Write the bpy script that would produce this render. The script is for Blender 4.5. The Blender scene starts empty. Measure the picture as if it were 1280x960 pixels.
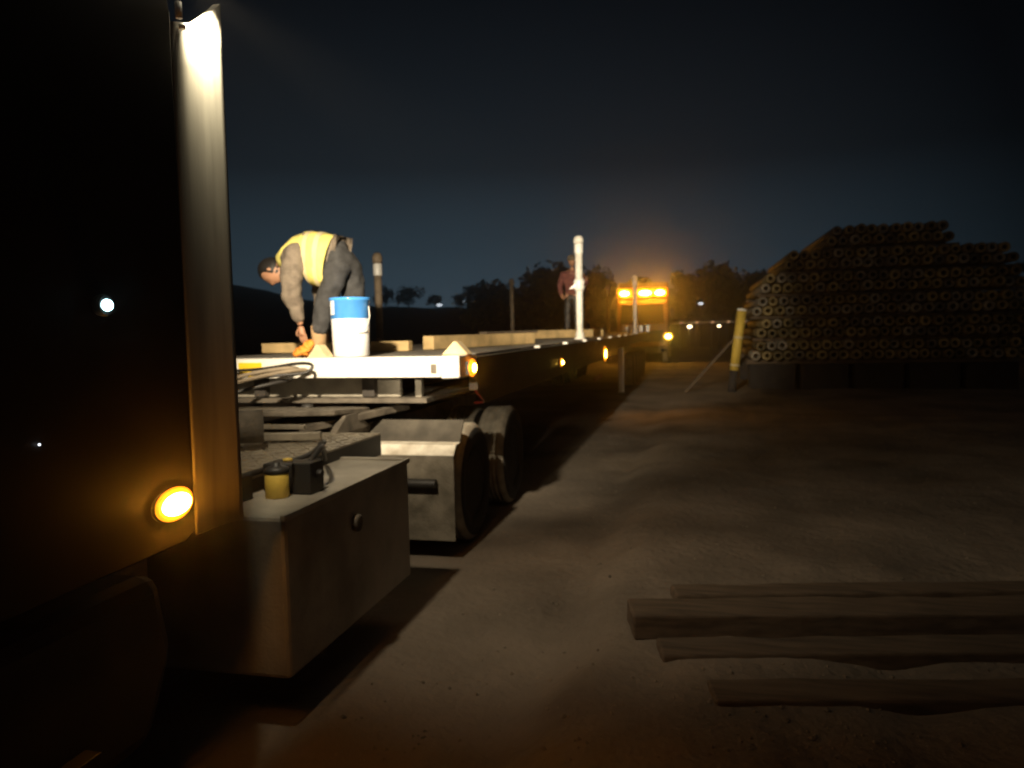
import bpy, bmesh, math, random
from math import sin, cos, pi, radians
from mathutils import Vector, Matrix, noise

random.seed(7)
S = bpy.context.scene
COL = S.collection

# ------------------------------------------------------------------ camera
PSI, PIT, ROL, EYE = radians(13.3), radians(4.0), radians(1.2), 1.71
cd = bpy.data.cameras.new('camera')
cam = bpy.data.objects.new('camera', cd); COL.objects.link(cam)
f0 = Vector((-sin(PSI)*cos(PIT), cos(PSI)*cos(PIT), -sin(PIT)))
r0 = Vector((cos(PSI), sin(PSI), 0)); u0 = r0.cross(f0)
Rv = cos(ROL)*r0 - sin(ROL)*u0; Uv = sin(ROL)*r0 + cos(ROL)*u0
cam.matrix_world = Matrix(((Rv.x, Uv.x, -f0.x, 0), (Rv.y, Uv.y, -f0.y, 0), (Rv.z, Uv.z, -f0.z, EYE), (0, 0, 0, 1)))
cd.sensor_width = 36; cd.lens = 36*967/1280; cd.clip_end = 2000; cd.clip_start = 0.05
cd.dof.use_dof = True; cd.dof.focus_distance = 1.6; cd.dof.aperture_fstop = 4.4
S.camera = cam

# ------------------------------------------------------------------ night sky
w = bpy.data.worlds.new('World'); S.world = w; w.use_nodes = True
nt = w.node_tree; nt.nodes.clear()
sky = nt.nodes.new('ShaderNodeTexSky'); sky.sky_type = 'NISHITA'; sky.sun_disc = False
sky.sun_elevation = radians(-4.0); sky.sun_rotation = radians(175); sky.air_density = 1.0; sky.dust_density = 0.3; sky.ozone_density = 2.0
bg = nt.nodes.new('ShaderNodeBackground'); out = nt.nodes.new('ShaderNodeOutputWorld')
tc = nt.nodes.new('ShaderNodeTexCoord'); sep = nt.nodes.new('ShaderNodeSeparateXYZ')
ramp = nt.nodes.new('ShaderNodeValToRGB')
nt.links.new(tc.outputs['Generated'], sep.inputs[0])
nt.links.new(sep.outputs['Z'], ramp.inputs[0])
e = ramp.color_ramp.elements
e[0].position = 0.0; e[0].color = (0.054, 0.087, 0.116, 1)
e[1].position = 0.45; e[1].color = (0.0028, 0.0037, 0.0052, 1)
m = e.new(0.10); m.color = (0.030, 0.050, 0.068, 1)
m = e.new(0.20); m.color = (0.0115, 0.0165, 0.022, 1)
# the last dusk light sits beyond the left of the yard
dot = nt.nodes.new('ShaderNodeVectorMath'); dot.operation = 'DOT_PRODUCT'
dot.inputs[1].default_value = (-0.30, 0.954, 0)
nt.links.new(tc.outputs['Generated'], dot.inputs[0])
mr = nt.nodes.new('ShaderNodeMapRange'); mr.inputs['From Min'].default_value = 0.78; mr.inputs['From Max'].default_value = 1.0
mr.inputs['To Min'].default_value = 0.16; mr.inputs['To Max'].default_value = 1.0
nt.links.new(dot.outputs['Value'], mr.inputs['Value'])
mul = nt.nodes.new('ShaderNodeMixRGB'); mul.blend_type = 'MULTIPLY'; mul.inputs[0].default_value = 1
nt.links.new(ramp.outputs[0], mul.inputs[1]); nt.links.new(mr.outputs[0], mul.inputs[2])
add = nt.nodes.new('ShaderNodeMixRGB'); add.blend_type = 'ADD'; add.inputs[0].default_value = 0.02
nt.links.new(mul.outputs[0], add.inputs[1]); nt.links.new(sky.outputs[0], add.inputs[2])
nt.links.new(add.outputs[0], bg.inputs[0]); bg.inputs[1].default_value = 1.0
nt.links.new(bg.outputs[0], out.inputs[0])
# very faint warm fill added to lift the dark side faces
sd = bpy.data.lights.new('night_fill', 'SUN'); sd.energy = 0.03; sd.angle = radians(25); sd.color = (1, 0.72, 0.48)
so = bpy.data.objects.new('night_fill', sd); COL.objects.link(so)
so.rotation_euler = (radians(38), 0, radians(25))

S.view_settings.view_transform = 'Standard'; S.view_settings.look = 'None'
S.view_settings.exposure = 0; S.view_settings.gamma = 1; S.view_settings.use_curve_mapping = False
S.cycles.use_denoising = True
S.cycles.max_bounces = 5; S.cycles.sample_clamp_indirect = 4

# ------------------------------------------------------------------ materials
def mat(name, col, rough=0.6, metal=0.0, var=0.25, scale=8.0, bump=0.0, bscale=60, dirt=None, dirt_amt=0.5, stretch=None):
    m_ = bpy.data.materials.new(name); m_.use_nodes = True
    t = m_.node_tree; b = t.nodes['Principled BSDF']
    b.inputs['Roughness'].default_value = rough; b.inputs['Metallic'].default_value = metal
    tcx = t.nodes.new('ShaderNodeTexCoord'); src = tcx.outputs['Object']
    if stretch:
        mp = t.nodes.new('ShaderNodeMapping'); mp.inputs['Scale'].default_value = stretch
        t.links.new(src, mp.inputs[0]); src = mp.outputs[0]
    n = t.nodes.new('ShaderNodeTexNoise'); n.inputs['Scale'].default_value = scale; n.inputs['Detail'].default_value = 6
    t.links.new(src, n.inputs['Vector'])
    r = t.nodes.new('ShaderNodeValToRGB')
    c2 = dirt or tuple(c*(1-var) for c in col); c1 = tuple(min(1, c*(1+var*0.5)) for c in col)
    r.color_ramp.elements[0].position = 0.30 + 0.15*(dirt_amt-0.5); r.color_ramp.elements[0].color = (*c2, 1)
    r.color_ramp.elements[1].position = 0.62 + 0.15*(dirt_amt-0.5); r.color_ramp.elements[1].color = (*c1, 1)
    t.links.new(n.outputs['Fac'], r.inputs[0]); t.links.new(r.outputs[0], b.inputs['Base Color'])
    if bump:
        n2 = t.nodes.new('ShaderNodeTexNoise'); n2.inputs['Scale'].default_value = bscale; n2.inputs['Detail'].default_value = 8
        t.links.new(src, n2.inputs['Vector'])
        bp = t.nodes.new('ShaderNodeBump'); bp.inputs['Strength'].default_value = bump; bp.inputs['Distance'].default_value = 0.02
        t.links.new(n2.outputs['Fac'], bp.inputs['Height']); t.links.new(bp.outputs[0], b.inputs['Normal'])
    return m_

def emit(name, col, strength):
    m_ = bpy.data.materials.new(name); m_.use_nodes = True
    t = m_.node_tree; b = t.nodes['Principled BSDF']
    b.inputs['Base Color'].default_value = (*col, 1)
    b.inputs['Emission Color'].default_value = (*col, 1); b.inputs['Emission Strength'].default_value = strength
    return m_

AMBER = (1.0, 0.36, 0.03)
M = dict(
    ground=mat('dusty dirt', (0.20, 0.164, 0.126), 0.95, var=0.5, scale=0.7, bump=1.0, bscale=16),
    gravel=mat('dusty stones', (0.20, 0.165, 0.125), 0.9, var=0.5, scale=3),
    hill=mat('dark earth bank', (0.07, 0.055, 0.04), 0.95, var=0.4, scale=0.3),
    cab=mat('dark cab paint', (0.042, 0.037, 0.035), 0.5, var=0.2, scale=3),
    extender=mat('dull silver fairing paint', (0.36, 0.335, 0.28), 0.45, 0.0, var=0.2, scale=5, stretch=(4, 4, .4)),
    glass=mat('black cab glass', (0.008, 0.009, 0.011), 0.06, var=0.0),
    black=mat('black steel', (0.025, 0.023, 0.021), 0.55, var=0.3, scale=6),
    dirty=mat('dusty chassis steel', (0.13, 0.11, 0.085), 0.75, var=0.5, scale=9, bump=0.3),
    alu=mat('dusty aluminium box', (0.42, 0.385, 0.32), 0.6, 0.2, var=0.3, scale=2.2, bump=0.15, dirt=(0.22, 0.195, 0.155)),
    tread=mat('dusty tread plate', (0.34, 0.30, 0.235), 0.5, 0.4, var=0.3, scale=14),
    white=mat('white trailer paint', (0.80, 0.77, 0.70), 0.5, var=0.10, scale=6),
    greyp=mat('grey dusty plate', (0.36, 0.33, 0.27), 0.7, var=0.3, scale=6, bump=0.2),
    fender=mat('muddy mudguard in shade', (0.19, 0.165, 0.125), 0.7, var=0.35, scale=7, bump=0.3, dirt=(0.10, 0.085, 0.06)),  # mud tone darkened further for the shade on the front face
    guard=mat('guard in painted shade', (0.075, 0.065, 0.05), 0.8, var=0.4, scale=8, bump=0.2),  # own dark tone puts shade on the sloped guard top
    ledge=mat('lit mudguard lip', (0.80, 0.75, 0.64), 0.6, var=0.2, scale=9, bump=0.2, dirt=(0.55, 0.48, 0.38)),  # pale tone puts the light on this edge into the colour
    deck=mat('worn deck steel', (0.26, 0.235, 0.20), 0.6, 0.2, var=0.4, scale=5, bump=0.2),
    rail=mat('dark trailer paint', (0.055, 0.047, 0.04), 0.6, var=0.3, scale=5),
    rubber=mat('dusty rubber', (0.32, 0.285, 0.225), 0.9, var=0.35, scale=10, bump=0.3),
    wallrub=mat('tyre sidewall rubber', (0.022, 0.02, 0.018), 0.85, var=0.3, scale=10),
    rim=mat('dirty wheel rim', (0.06, 0.05, 0.04), 0.6, 0.3, var=0.4, scale=8),
    reflY=mat('yellow reflector', (0.95, 0.62, 0.03), 0.3, var=0.05),
    red=mat('red plastic', (0.20, 0.02, 0.015), 0.4, var=0.1),
    hose=mat('dusty brown hose', (0.24, 0.19, 0.13), 0.7, var=0.2),
    hosed=mat('black hose', (0.03, 0.027, 0.024), 0.5, var=0.2),
    yel=mat('yellow canister paint', (0.80, 0.55, 0.10), 0.45, var=0.15, scale=12),
    post=mat('bright post paint', (0.82, 0.79, 0.72), 0.5, 0.0, var=0.2, scale=10),
    postdull=mat('weathered brown post', (0.26, 0.20, 0.14), 0.65, var=0.3, scale=10),
    refw=mat('white reflective tape', (0.88, 0.86, 0.82), 0.3, var=0.05),
    wood=mat('fresh sawn timber', (0.64, 0.46, 0.22), 0.8, var=0.3, scale=5, bump=0.2, stretch=(1, 1, 1)),
    woodp=mat('pale wedge wood', (0.62, 0.48, 0.28), 0.8, var=0.2, scale=8),
    plank=mat('old brown timber', (0.12, 0.088, 0.06), 0.9, var=0.4, scale=5, bump=0.4, stretch=(.6, 6, 6)),
    bwhite=mat('white bucket plastic', (0.90, 0.91, 0.93), 0.3, var=0.05),
    bblue=mat('blue bucket label', (0.08, 0.36, 0.95), 0.14, var=0.1),
    vest=mat('yellow hi-vis fabric', (0.78, 0.70, 0.20), 0.8, var=0.12, scale=14, bump=0.3, bscale=40),
    silver=mat('silver reflective band', (0.66, 0.56, 0.34), 0.45, var=0.1),
    sleeve=mat('grey brown sweater', (0.19, 0.155, 0.12), 0.9, var=0.3, scale=18, bump=0.4, bscale=60),
    trous=mat('dark grey trousers', (0.05, 0.05, 0.052), 0.9, var=0.35, scale=14, bump=0.4),
    boot=mat('tan work boot', (0.42, 0.27, 0.14), 0.8, var=0.2, scale=12),
    skin=mat('skin', (0.42, 0.22, 0.13), 0.55, var=0.1),
    hair=mat('black hair', (0.012, 0.01, 0.009), 0.6, var=0.2),
    pinkj=mat('faded red jacket', (0.15, 0.05, 0.042), 0.9, var=0.25, scale=12),
    cap=mat('beige cap', (0.15, 0.12, 0.085), 0.85, var=0.2),
    orange=mat('orange strap webbing', (0.85, 0.30, 0.04), 0.7, var=0.2, scale=20),
    pipe=mat('yellow brown pipe', (0.24, 0.185, 0.085), 0.7, 0.0, var=0.65, scale=2.2, bump=0.3),
    pipeg=mat('grey pipe', (0.23, 0.20, 0.155), 0.7, 0.0, var=0.65, scale=2.2, bump=0.3),
    conc=mat('shade-darkened concrete', (0.035, 0.03, 0.027), 0.9, var=0.3, scale=4, bump=0.3),  # darkened to give the black shade under the pipe stack
    ypost=mat('worn yellow bollard', (0.70, 0.50, 0.09), 0.6, var=0.3, scale=7, stretch=(1, 1, .3)),
    leaf=mat('night foliage', (0.05, 0.06, 0.03), 0.8, var=0.4, scale=1.5),
    bark=mat('bark', (0.06, 0.045, 0.03), 0.9, var=0.3),
    tcab=mat('orange truck paint', (0.40, 0.20, 0.06), 0.5, var=0.15, scale=2),
    lamp_am=emit('amber lamp', AMBER, 150),
    am_glow=emit('amber halo glow', (1.0, 0.30, 0.012), 1.6),  # weak emission imitating the halo round amber lamps
    lamp_am_s=emit('small amber lamp', (1.0, 0.38, 0.03), 150),
    lamp_ye=emit('yellow lamp', (1.0, 0.62, 0.08), 60),
    lamp_beacon=emit('amber beacon', (1.0, 0.40, 0.03), 150),
    am_bar_glow=emit('amber light bar glow', (1.0, 0.33, 0.006), 1.25),  # emission imitating the orange glow round the beacons
    ye_glow=emit('yellow halo glow', (1.0, 0.62, 0.03), .8),  # weak emission imitating the halo round the yellow lamp
    reflection_cold=emit('cold white reflection', (0.55, 0.92, 1.0), 9),  # glow standing in for a reflection in the cab glass
    lamp_far=emit('distant white lamp', (0.85, 0.92, 1.0), 1.6),
    lamp_warm=emit('distant warm lamp', (1.0, 0.75, 0.42), 7),
    lamp_dim=emit('dim marker', (1.0, 0.55, 0.28), 0.8),
    work=emit('work lamp lens', (1.0, 0.87, 0.62), 6),
)

# ------------------------------------------------------------------ mesh helpers
for m_ in (M['pipe'], M['pipeg']):      # every pipe weathered a little differently
    t = m_.node_tree; b = t.nodes['Principled BSDF']; oi = t.nodes.new('ShaderNodeObjectInfo'); hs_ = t.nodes.new('ShaderNodeHueSaturation')
    mr_ = t.nodes.new('ShaderNodeMapRange'); mr_.inputs['To Min'].default_value = .45; mr_.inputs['To Max'].default_value = 1.35
    src = b.inputs['Base Color'].links[0].from_socket
    t.links.new(oi.outputs['Random'], mr_.inputs['Value']); t.links.new(mr_.outputs[0], hs_.inputs['Value'])
    t.links.new(src, hs_.inputs['Color']); t.links.new(hs_.outputs[0], b.inputs['Base Color'])

M['cab'].node_tree.nodes['Principled BSDF'].inputs['Specular IOR Level'].default_value = .12

class MB:
    def __init__(s): s.bm = bmesh.new()
    def box(s, a, b, rot=None, piv=None):
        a, b = Vector(a), Vector(b)
        vs = [s.bm.verts.new((x, y, z)) for x in (a.x, b.x) for y in (a.y, b.y) for z in (a.z, b.z)]
        for q in ((0, 1, 3, 2), (4, 6, 7, 5), (0, 4, 5, 1), (2, 3, 7, 6), (0, 2, 6, 4), (1, 5, 7, 3)):
            s.bm.faces.new([vs[i] for i in q])
        if rot is not None:
            bmesh.ops.rotate(s.bm, cent=piv or (a+b)/2, matrix=rot, verts=vs)
        return s
    def beam(s, p, q, wd, ht, up=(0, 0, 1)):
        p, q = Vector(p), Vector(q); d = (q-p).normalized(); sd_ = d.cross(Vector(up)).normalized(); u = sd_.cross(d)
        vs = [s.bm.verts.new(c + sd_*wd*.5*i + u*ht*.5*j) for c in (p, q) for i in (-1, 1) for j in (-1, 1)]
        for k in ((0, 1, 3, 2), (4, 6, 7, 5), (0, 4, 5, 1), (2, 3, 7, 6), (0, 2, 6, 4), (1, 5, 7, 3)):
            s.bm.faces.new([vs[i] for i in k])
        return s
    def cone(s, p, q, r1, r2, n=20, caps=True):
        return s.tube([p, q], [r1, r2], n, caps)
    def tube(s, pts, rad, n=10, caps=True):
        pts = [Vector(p) for p in pts]
        if not isinstance(rad, (list, tuple)): rad = [rad]*len(pts)
        rings = []; nrm = None
        for i, p in enumerate(pts):
            d = (pts[min(i+1, len(pts)-1)] - pts[max(i-1, 0)]).normalized()
            if nrm is None:
                nrm = d.cross(Vector((0, 0, 1)) if abs(d.z) < .9 else Vector((1, 0, 0))).normalized()
            else:
                nrm = (nrm - d*nrm.dot(d)).normalized()
            b = d.cross(nrm)
            rings.append([s.bm.verts.new(p + rad[i]*(cos(2*pi*k/n)*nrm + sin(2*pi*k/n)*b)) for k in range(n)])
        for r1, r2 in zip(rings, rings[1:]):
            for k in range(n):
                f = s.bm.faces.new((r1[k], r1[(k+1) % n], r2[(k+1) % n], r2[k])); f.smooth = True
        if caps:
            s.bm.faces.new(rings[0][::-1]); s.bm.faces.new(rings[-1])
        return s
    def lathe(s, prof, c, axis='z', n=28, close=False):
        """prof: (radius, along)"""
        c = Vector(c); rings = []
        for r, h in prof:
            ring = []
            for k in range(n):
                a = 2*pi*k/n
                v = (r*cos(a), r*sin(a), h)
                if axis == 'x': v = (h, r*cos(a), r*sin(a))
                if axis == 'y': v = (r*cos(a), h, r*sin(a))
                ring.append(s.bm.verts.new(c + Vector(v)))
            rings.append(ring)
        prs = list(zip(rings, rings[1:])) + ([(rings[-1], rings[0])] if close else [])
        for r1, r2 in prs:
            for k in range(n):
                f = s.bm.faces.new((r1[k], r1[(k+1) % n], r2[(k+1) % n], r2[k])); f.smooth = True
        if not close:
            if prof[0][0] > 1e-4: s.bm.faces.new(rings[0][::-1])
            if prof[-1][0] > 1e-4: s.bm.faces.new(rings[-1])
        return s
    def prism(s, poly, axis, a, b):
        """poly: 2D outline in the two other axes, extruded a..b along axis"""
        def P(u, v, t): return {'x': (t, u, v), 'y': (u, t, v), 'z': (u, v, t)}[axis]
        A = [s.bm.verts.new(P(u, v, a)) for u, v in poly]; B = [s.bm.verts.new(P(u, v, b)) for u, v in poly]
        s.bm.faces.new(A); s.bm.faces.new(B[::-1])
        for i in range(len(poly)):
            j = (i+1) % len(poly); s.bm.faces.new((A[i], B[i], B[j], A[j]))
        return s
    def blob(s, c, r, seg=14, sq=1.0):
        c = Vector(c); r = Vector(r) if hasattr(r, '__len__') else Vector((r, r, r))
        ret = bmesh.ops.create_uvsphere(s.bm, u_segments=seg, v_segments=max(6, seg*2//3), radius=1)
        for v in ret['verts']: v.co = Vector((v.co.x*r.x, v.co.y*r.y, v.co.z*r.z)) + c
        for v in ret['verts']:
            for f in v.link_faces: f.smooth = True
        return s
    def build(s, name, material, parent=None, bevel=0.0, smooth=False):
        bmesh.ops.remove_doubles(s.bm, verts=s.bm.verts, dist=1e-5)
        bmesh.ops.recalc_face_normals(s.bm, faces=s.bm.faces)
        me = bpy.data.meshes.new(name); s.bm.to_mesh(me); s.bm.free()
        if smooth:
            for p in me.polygons: p.use_smooth = True
        me.materials.append(material)
        return link(name, me, parent, bevel)

def link(name, me, parent=None, bevel=0.0):
    o = bpy.data.objects.new(name, me); COL.objects.link(o)
    if bevel:
        bv = o.modifiers.new('bevel', 'BEVEL'); bv.width = bevel; bv.segments = 2; bv.limit_method = 'ANGLE'
    if parent: attach(o, parent)
    return o
def attach(o, parent):
    o.parent = parent
    p, t = parent, Vector()
    while p: t += p.location; p = p.parent
    # geometry is written in world coordinates: undo the parents' offsets
    q = Vector(parent.location); gp = parent.parent
    o.matrix_parent_inverse = Matrix.Translation(-parent.location) if gp is None and parent.type == 'EMPTY' else Matrix.Identity(4)
def thing(name, label, cat, loc=(0, 0, 0), group=None):
    o = bpy.data.objects.new(name, None); COL.objects.link(o); o.location = loc; o.empty_display_size = .2
    return tag(o, label, cat, group)
def tag(o, label, cat, group=None, kind=None):
    o['label'] = label; o['category'] = cat
    if group: o['group'] = group
    if kind: o['kind'] = kind
    return o
def struct(o): o['kind'] = 'structure'; return o
def light(name, typ, loc, energy, col, target=None, size=None, blend=None, radius=.05, parent=None):
    l = bpy.data.lights.new(name, typ); l.energy = energy; l.color = col
    if hasattr(l, 'shadow_soft_size'): l.shadow_soft_size = radius
    if typ == 'SPOT': l.spot_size = size; l.spot_blend = blend
    o = bpy.data.objects.new(name, l); COL.objects.link(o); o.location = loc
    if target: o.rotation_euler = (Vector(target)-Vector(loc)).to_track_quat('-Z', 'Y').to_euler()
    return o
def curve_pts(pts, n=8):
    P = [Vector(p) for p in pts]; P = [2*P[0]-P[1]] + P + [2*P[-1]-P[-2]]; o = []
    for i in range(1, len(P)-2):
        for k in range(n):
            t = k/n; a, b, c, d = P[i-1:i+3]
            o.append(.5*((2*b) + (c-a)*t + (2*a-5*b+4*c-d)*t*t + (3*b-a-3*c+d)*t**3))
    o.append(P[-2]); return o

# ------------------------------------------------------------------ ground, hill
def axis_pts(lo, hi, fine_lo, fine_hi, st):
    a = []; v = fine_lo
    while v <= fine_hi: a.append(v); v += st
    g = st
    while a[-1] < hi: g *= 1.16; a.append(a[-1]+g)
    g = st; pre = [fine_lo]
    while pre[-1] > lo: g *= 1.16; pre.append(pre[-1]-g)
    return pre[:0:-1] + a
xs = axis_pts(-700, 700, -3.2, 6.5, .06); ys = axis_pts(-60, 1500, 1.6, 13, .06)
def gz(x, y):
    n = noise.noise
    z = .085*n((x*.42, y*.34, 3.1)) + .040*n((x*1.3, y*1.1, 7.7)) + .016*n((x*4.2, y*3.6, 1.3)) + .009*n((x*10, y*10, 5)) + .004*abs(n((x*21, y*21, 8)))
    z -= .03*(math.exp(-((x-.9-.15*n((y*.3, 1, 1)))/.14)**2) + math.exp(-((x+.75-.15*n((y*.3, 1, 1)))/.14)**2))*(.6+.5*n((y*1.2, x, 2)))
    bt_ = min(1, max(0, (x+.85+.28*n((y*.5, 2, 2))+.10*n((y*1.7, 5, 2)))/.5)); z += .13*bt_*bt_*(3-2*bt_)*max(0, 1-max(0, y-11)/6)
    # loose soil heaped beside the timbers and along the wheel track
    z += .07*math.exp(-(((x+.25)/.55)**2 + ((y-3.45)/.5)**2)) * (1+.6*n((x*3, y*3, 9)))
    z += .05*math.exp(-((x+.1)/.5)**2) * max(0, n((x*.9, y*.35, 4))+.25) * (1 if y > 4 else 0)
    if x < -1.2: z *= max(0.15, 1-(-1.2-x)/.4)
    return z
gm = MB(); V = [[gm.bm.verts.new((x, y, gz(x, y) if abs(x) < 60 and y < 90 else 0)) for y in ys] for x in xs]
for i in range(len(xs)-1):
    for j in range(len(ys)-1):
        f = gm.bm.faces.new((V[i][j], V[i+1][j], V[i+1][j+1], V[i][j+1])); f.smooth = True
struct(gm.build('ground', M['ground']))
sm_ = MB(); rg_ = random.Random(3)
for k in range(3600):
    dd = 2.2 + 13*rg_.random()**1.8; an = rg_.uniform(-.62, .55)
    px, py = dd*math.sin(an), dd*math.cos(an)
    if px < -1.55: continue
    if noise.noise((px*.8, py*.8, 6)) < rg_.uniform(-.5, .35): continue
    r_ = rg_.choice((.005, .006, .008, .010, .014))*rg_.uniform(.6, 1.3); c_ = Vector((px, py, gz(px, py)+r_*.25))
    q = [Vector((rg_.uniform(.6, 1.2)*a, rg_.uniform(.6, 1.2)*b_, rg_.uniform(.4, .8)*c2))*r_ for a, b_, c2 in ((1, 0, 0), (-1, 0, 0), (0, 1, 0), (0, -1, 0), (0, 0, 1), (0, 0, -1))]
    vv = [sm_.bm.verts.new(c_+v) for v in q]
    for f in ((0, 2, 4), (2, 1, 4), (1, 3, 4), (3, 0, 4), (2, 0, 5), (1, 2, 5), (3, 1, 5), (0, 3, 5)): sm_.bm.faces.new([vv[i] for i in f])
gv = sm_.build('gravel', M['gravel']); gv['kind'] = 'stuff'; gv['label'] = 'loose stones and clods scattered over the dusty yard'

hm = MB(); rows = []
prof = [(-160, 9), (-90, 9), (-58, 8.6), (-48.5, 7.2), (-44, 6.0), (-38, 5.0), (-31, 4.3), (-21, 4.1), (-14, 4.3), (-5, 3.6), (8, 3.2), (40, 3), (140, 3)]
def hz(x):
    for (a, za), (b, zb) in zip(prof, prof[1:]):
        if a <= x <= b: return za + (zb-za)*(x-a)/(b-a)
    return 3
x = -160
while x <= 140:
    h = hz(x) + .35*noise.noise((x*.25, 0, 2)) + .15*noise.noise((x*.9, 0, 4))
    rows.append([hm.bm.verts.new((x, yy, zz)) for yy, zz in ((66, -.3), (71, h*.7), (75, h), (82, h*.95), (98, -.3))]); x += 1.2
for r1, r2 in zip(rows, rows[1:]):
    for k in range(4):
        f = hm.bm.faces.new((r1[k], r2[k], r2[k+1], r1[k+1])); f.smooth = True
struct(hm.build('hill', M['hill']))

# ------------------------------------------------------------------ tractor unit (its left side along x = -1.7, rear towards +y)
tr = thing('truck_tractor', 'dark truck tractor with tall cab, amber side lamp and square aluminium side tank', 'truck', (-2.95, 3, 0))
c = MB(); c.prism([(-3.4, .95), (2.30, 1.00), (2.36, 1.03), (2.36, 2.80), (2.22, 3.35), (.2, 3.55), (-1.6, 3.2), (-2.0, 2.3), (-3.4, 1.9)], 'x', -4.2, -1.715)
cab = c.build('cab', M['cab'], tr, bevel=.008)
g = MB().prism([(-1.35, 1.78), (-.1, 1.78), (-.1, 2.6), (-1.1, 2.6)], 'x', -1.72, -1.709); g.build('window', M['glass'], tr)
g = MB().tube(curve_pts([(-1.70, -.02, 1.5), (-1.66, 0, 1.5), (-1.66, .2, 1.5), (-1.70, .22, 1.5)]), .012, 8); g.build('door_handle', M['black'], tr)
# side extender: a curved panel behind the cab with a swept-up top
em = MB(); cols = []
NE = 14
for i in range(NE+1):
    t = i/NE; y = 2.363 + t*.247
    xo = -1.7165 + .004*t + .026*max(0, t-.35)**2/.42
    zt = 2.775 + .075*t + .075*max(0, (t-.45)/.55)**1.5
    zb = 1.01
    cols.append([(xo, y, zb + (zt-zb)*k/12) for k in range(13)])
vo = [[em.bm.verts.new(p) for p in c_] for c_ in cols]; vi = [[em.bm.verts.new((p[0]-.03, p[1], p[2])) for p in c_] for c_ in cols]
for i in range(NE):
    for k in range(12):
        f = em.bm.faces.new((vo[i][k], vo[i+1][k], vo[i+1][k+1], vo[i][k+1])); f.smooth = True
        f = em.bm.faces.new((vi[i][k], vi[i][k+1], vi[i+1][k+1], vi[i+1][k])); f.smooth = True
    em.bm.faces.new((vo[i][12], vo[i+1][12], vi[i+1][12], vi[i][12])); em.bm.faces.new((vo[i][0], vi[i][0], vi[i+1][0], vo[i+1][0]))
for i in (0, NE):
    for k in range(12): em.bm.faces.new((vo[i][k], vo[i][k+1], vi[i][k+1], vi[i][k]))
em.build('side_extender', M['extender'], tr)
# amber marker lamp on the cab side
lm = MB().lathe([(.056, 0), (.056, .008), (.046, .011)], (0, 0, 0), 'x', 28)
for v in lm.bm.verts: v.co = Vector((-1.716+v.co.x, 2.232+v.co.y*1.75, 1.148+v.co.z))
ml = lm.build('marker_lamp', M['black'], tr)
lm = MB(); lm.blob((-1.694, 2.236, 1.150), (.022, .074, .038), 24); lm.build('lens', M['lamp_am'], ml); MB().blob((-1.7015, 2.236, 1.150), (.010, .098, .057), 24).build('halo_glow', M['am_glow'], ml)  # larger glowing rim stands in for the lamp's halo
# cold-white glow on the cab side standing in for a window reflection
lm = MB().lathe([(.03, -.02), (.034, .0), (.03, .012)], (-1.70, 1.962, 1.808), 'x', 18); ml = lm.build('reflection_spot', M['black'], tr)
lm = MB().blob((-1.688, 1.962, 1.808), (.01, .024, .018), 14); lm.build('lens', M['reflection_cold'], ml)  # glowing blob of the window reflection, not a lamp lens
lm = MB().blob((-1.708, 1.71, 1.43), (.004, .004, .004), 10); lm.build('white_dot', M['lamp_far'], tr)  # tiny self-lit white dot on the cab side
# work lamps at the cab rear
lm = MB().box((-1.90, 2.49, 2.95), (-1.72, 2.59, 3.09)).box((-1.83, 2.36, 2.99), (-1.79, 2.50, 3.03)); wl = lm.build('work_lamp', M['black'], tr, bevel=.006)
MB().box((-1.89, 2.591, 2.96), (-1.73, 2.596, 3.08)).build('lens', M['work'], wl)
lm = MB().box((-1.705, 2.36, 2.99), (-1.67, 2.43, 3.02)).box((-1.68, 2.40, 2.985), (-1.57, 2.52, 3.05)); wl = lm.build('work_lamp', M['black'], tr, bevel=.005)
lm = MB().box((-1.82, 2.50, 1.71), (-1.735, 2.64, 1.79)).build('work_lamp', M['black'], tr, bevel=.005)
MB().box((-1.81, 2.641, 1.72), (-1.745, 2.645, 1.78)).build('lens', M['work'], lm)
MB().box((-1.665, 2.42, 2.978), (-1.585, 2.50, 2.983)).build('lens', M['work'], wl)
lm = MB().tube([(-1.70, 2.385, 2.79), (-1.70, 2.385, 2.845)], .012, 10).tube([(-1.70, 2.40, 2.76), (-1.70, 2.40, 2.772)], .012, 10); lm.build('grab_stud', M['refw'], tr)

# chassis
for sx in (-2.5, -3.4):
    MB().box((sx-.04, 1.2, .72), (sx+.04, 8.6, 1.0)).build('chassis_rail', M['dirty'], tr, bevel=.006)
for yy in (2.7, 4.6, 6.75, 8.4):
    MB().box((-3.36, yy-.06, .78), (-2.54, yy+.06, .94)).build('crossmember', M['dirty'], tr, bevel=.006)
# checker plate walkway
dp = MB().box((-3.75, 2.6, 1.0), (-2.13, 5.0, 1.012))
d = dp.build('deck_plate', M['tread'], tr)
db = MB()
for i in range(26):
    for j in range(20):
        px, py = -2.16-.075*j, 2.66+.09*i
        s_ = 1 if (i+j) % 2 else -1
        db.beam((px-.022, py-.022*s_, 1.014), (px+.022, py+.022*s_, 1.014), .012, .006)
to_ = db.build('tread_pattern', M['tread'], None); me_ = to_.data; bpy.data.objects.remove(to_)
bm_ = bmesh.new(); bm_.from_mesh(d.data); bm_.from_mesh(me_); bm_.to_mesh(d.data); bm_.free()
MB().box((-2.16, 2.6, .86), (-2.13, 5.0, .999)).build('deck_edge', M['black'], tr)
MB().tube(curve_pts([(-2.115, 2.75, 1.02), (-2.11, 3.3, 1.035), (-2.115, 3.9, 1.03), (-2.13, 4.15, 1.07), (-2.18, 4.2, 1.05)]), .016, 8).build('grab_cable', M['hosed'], tr)
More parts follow.
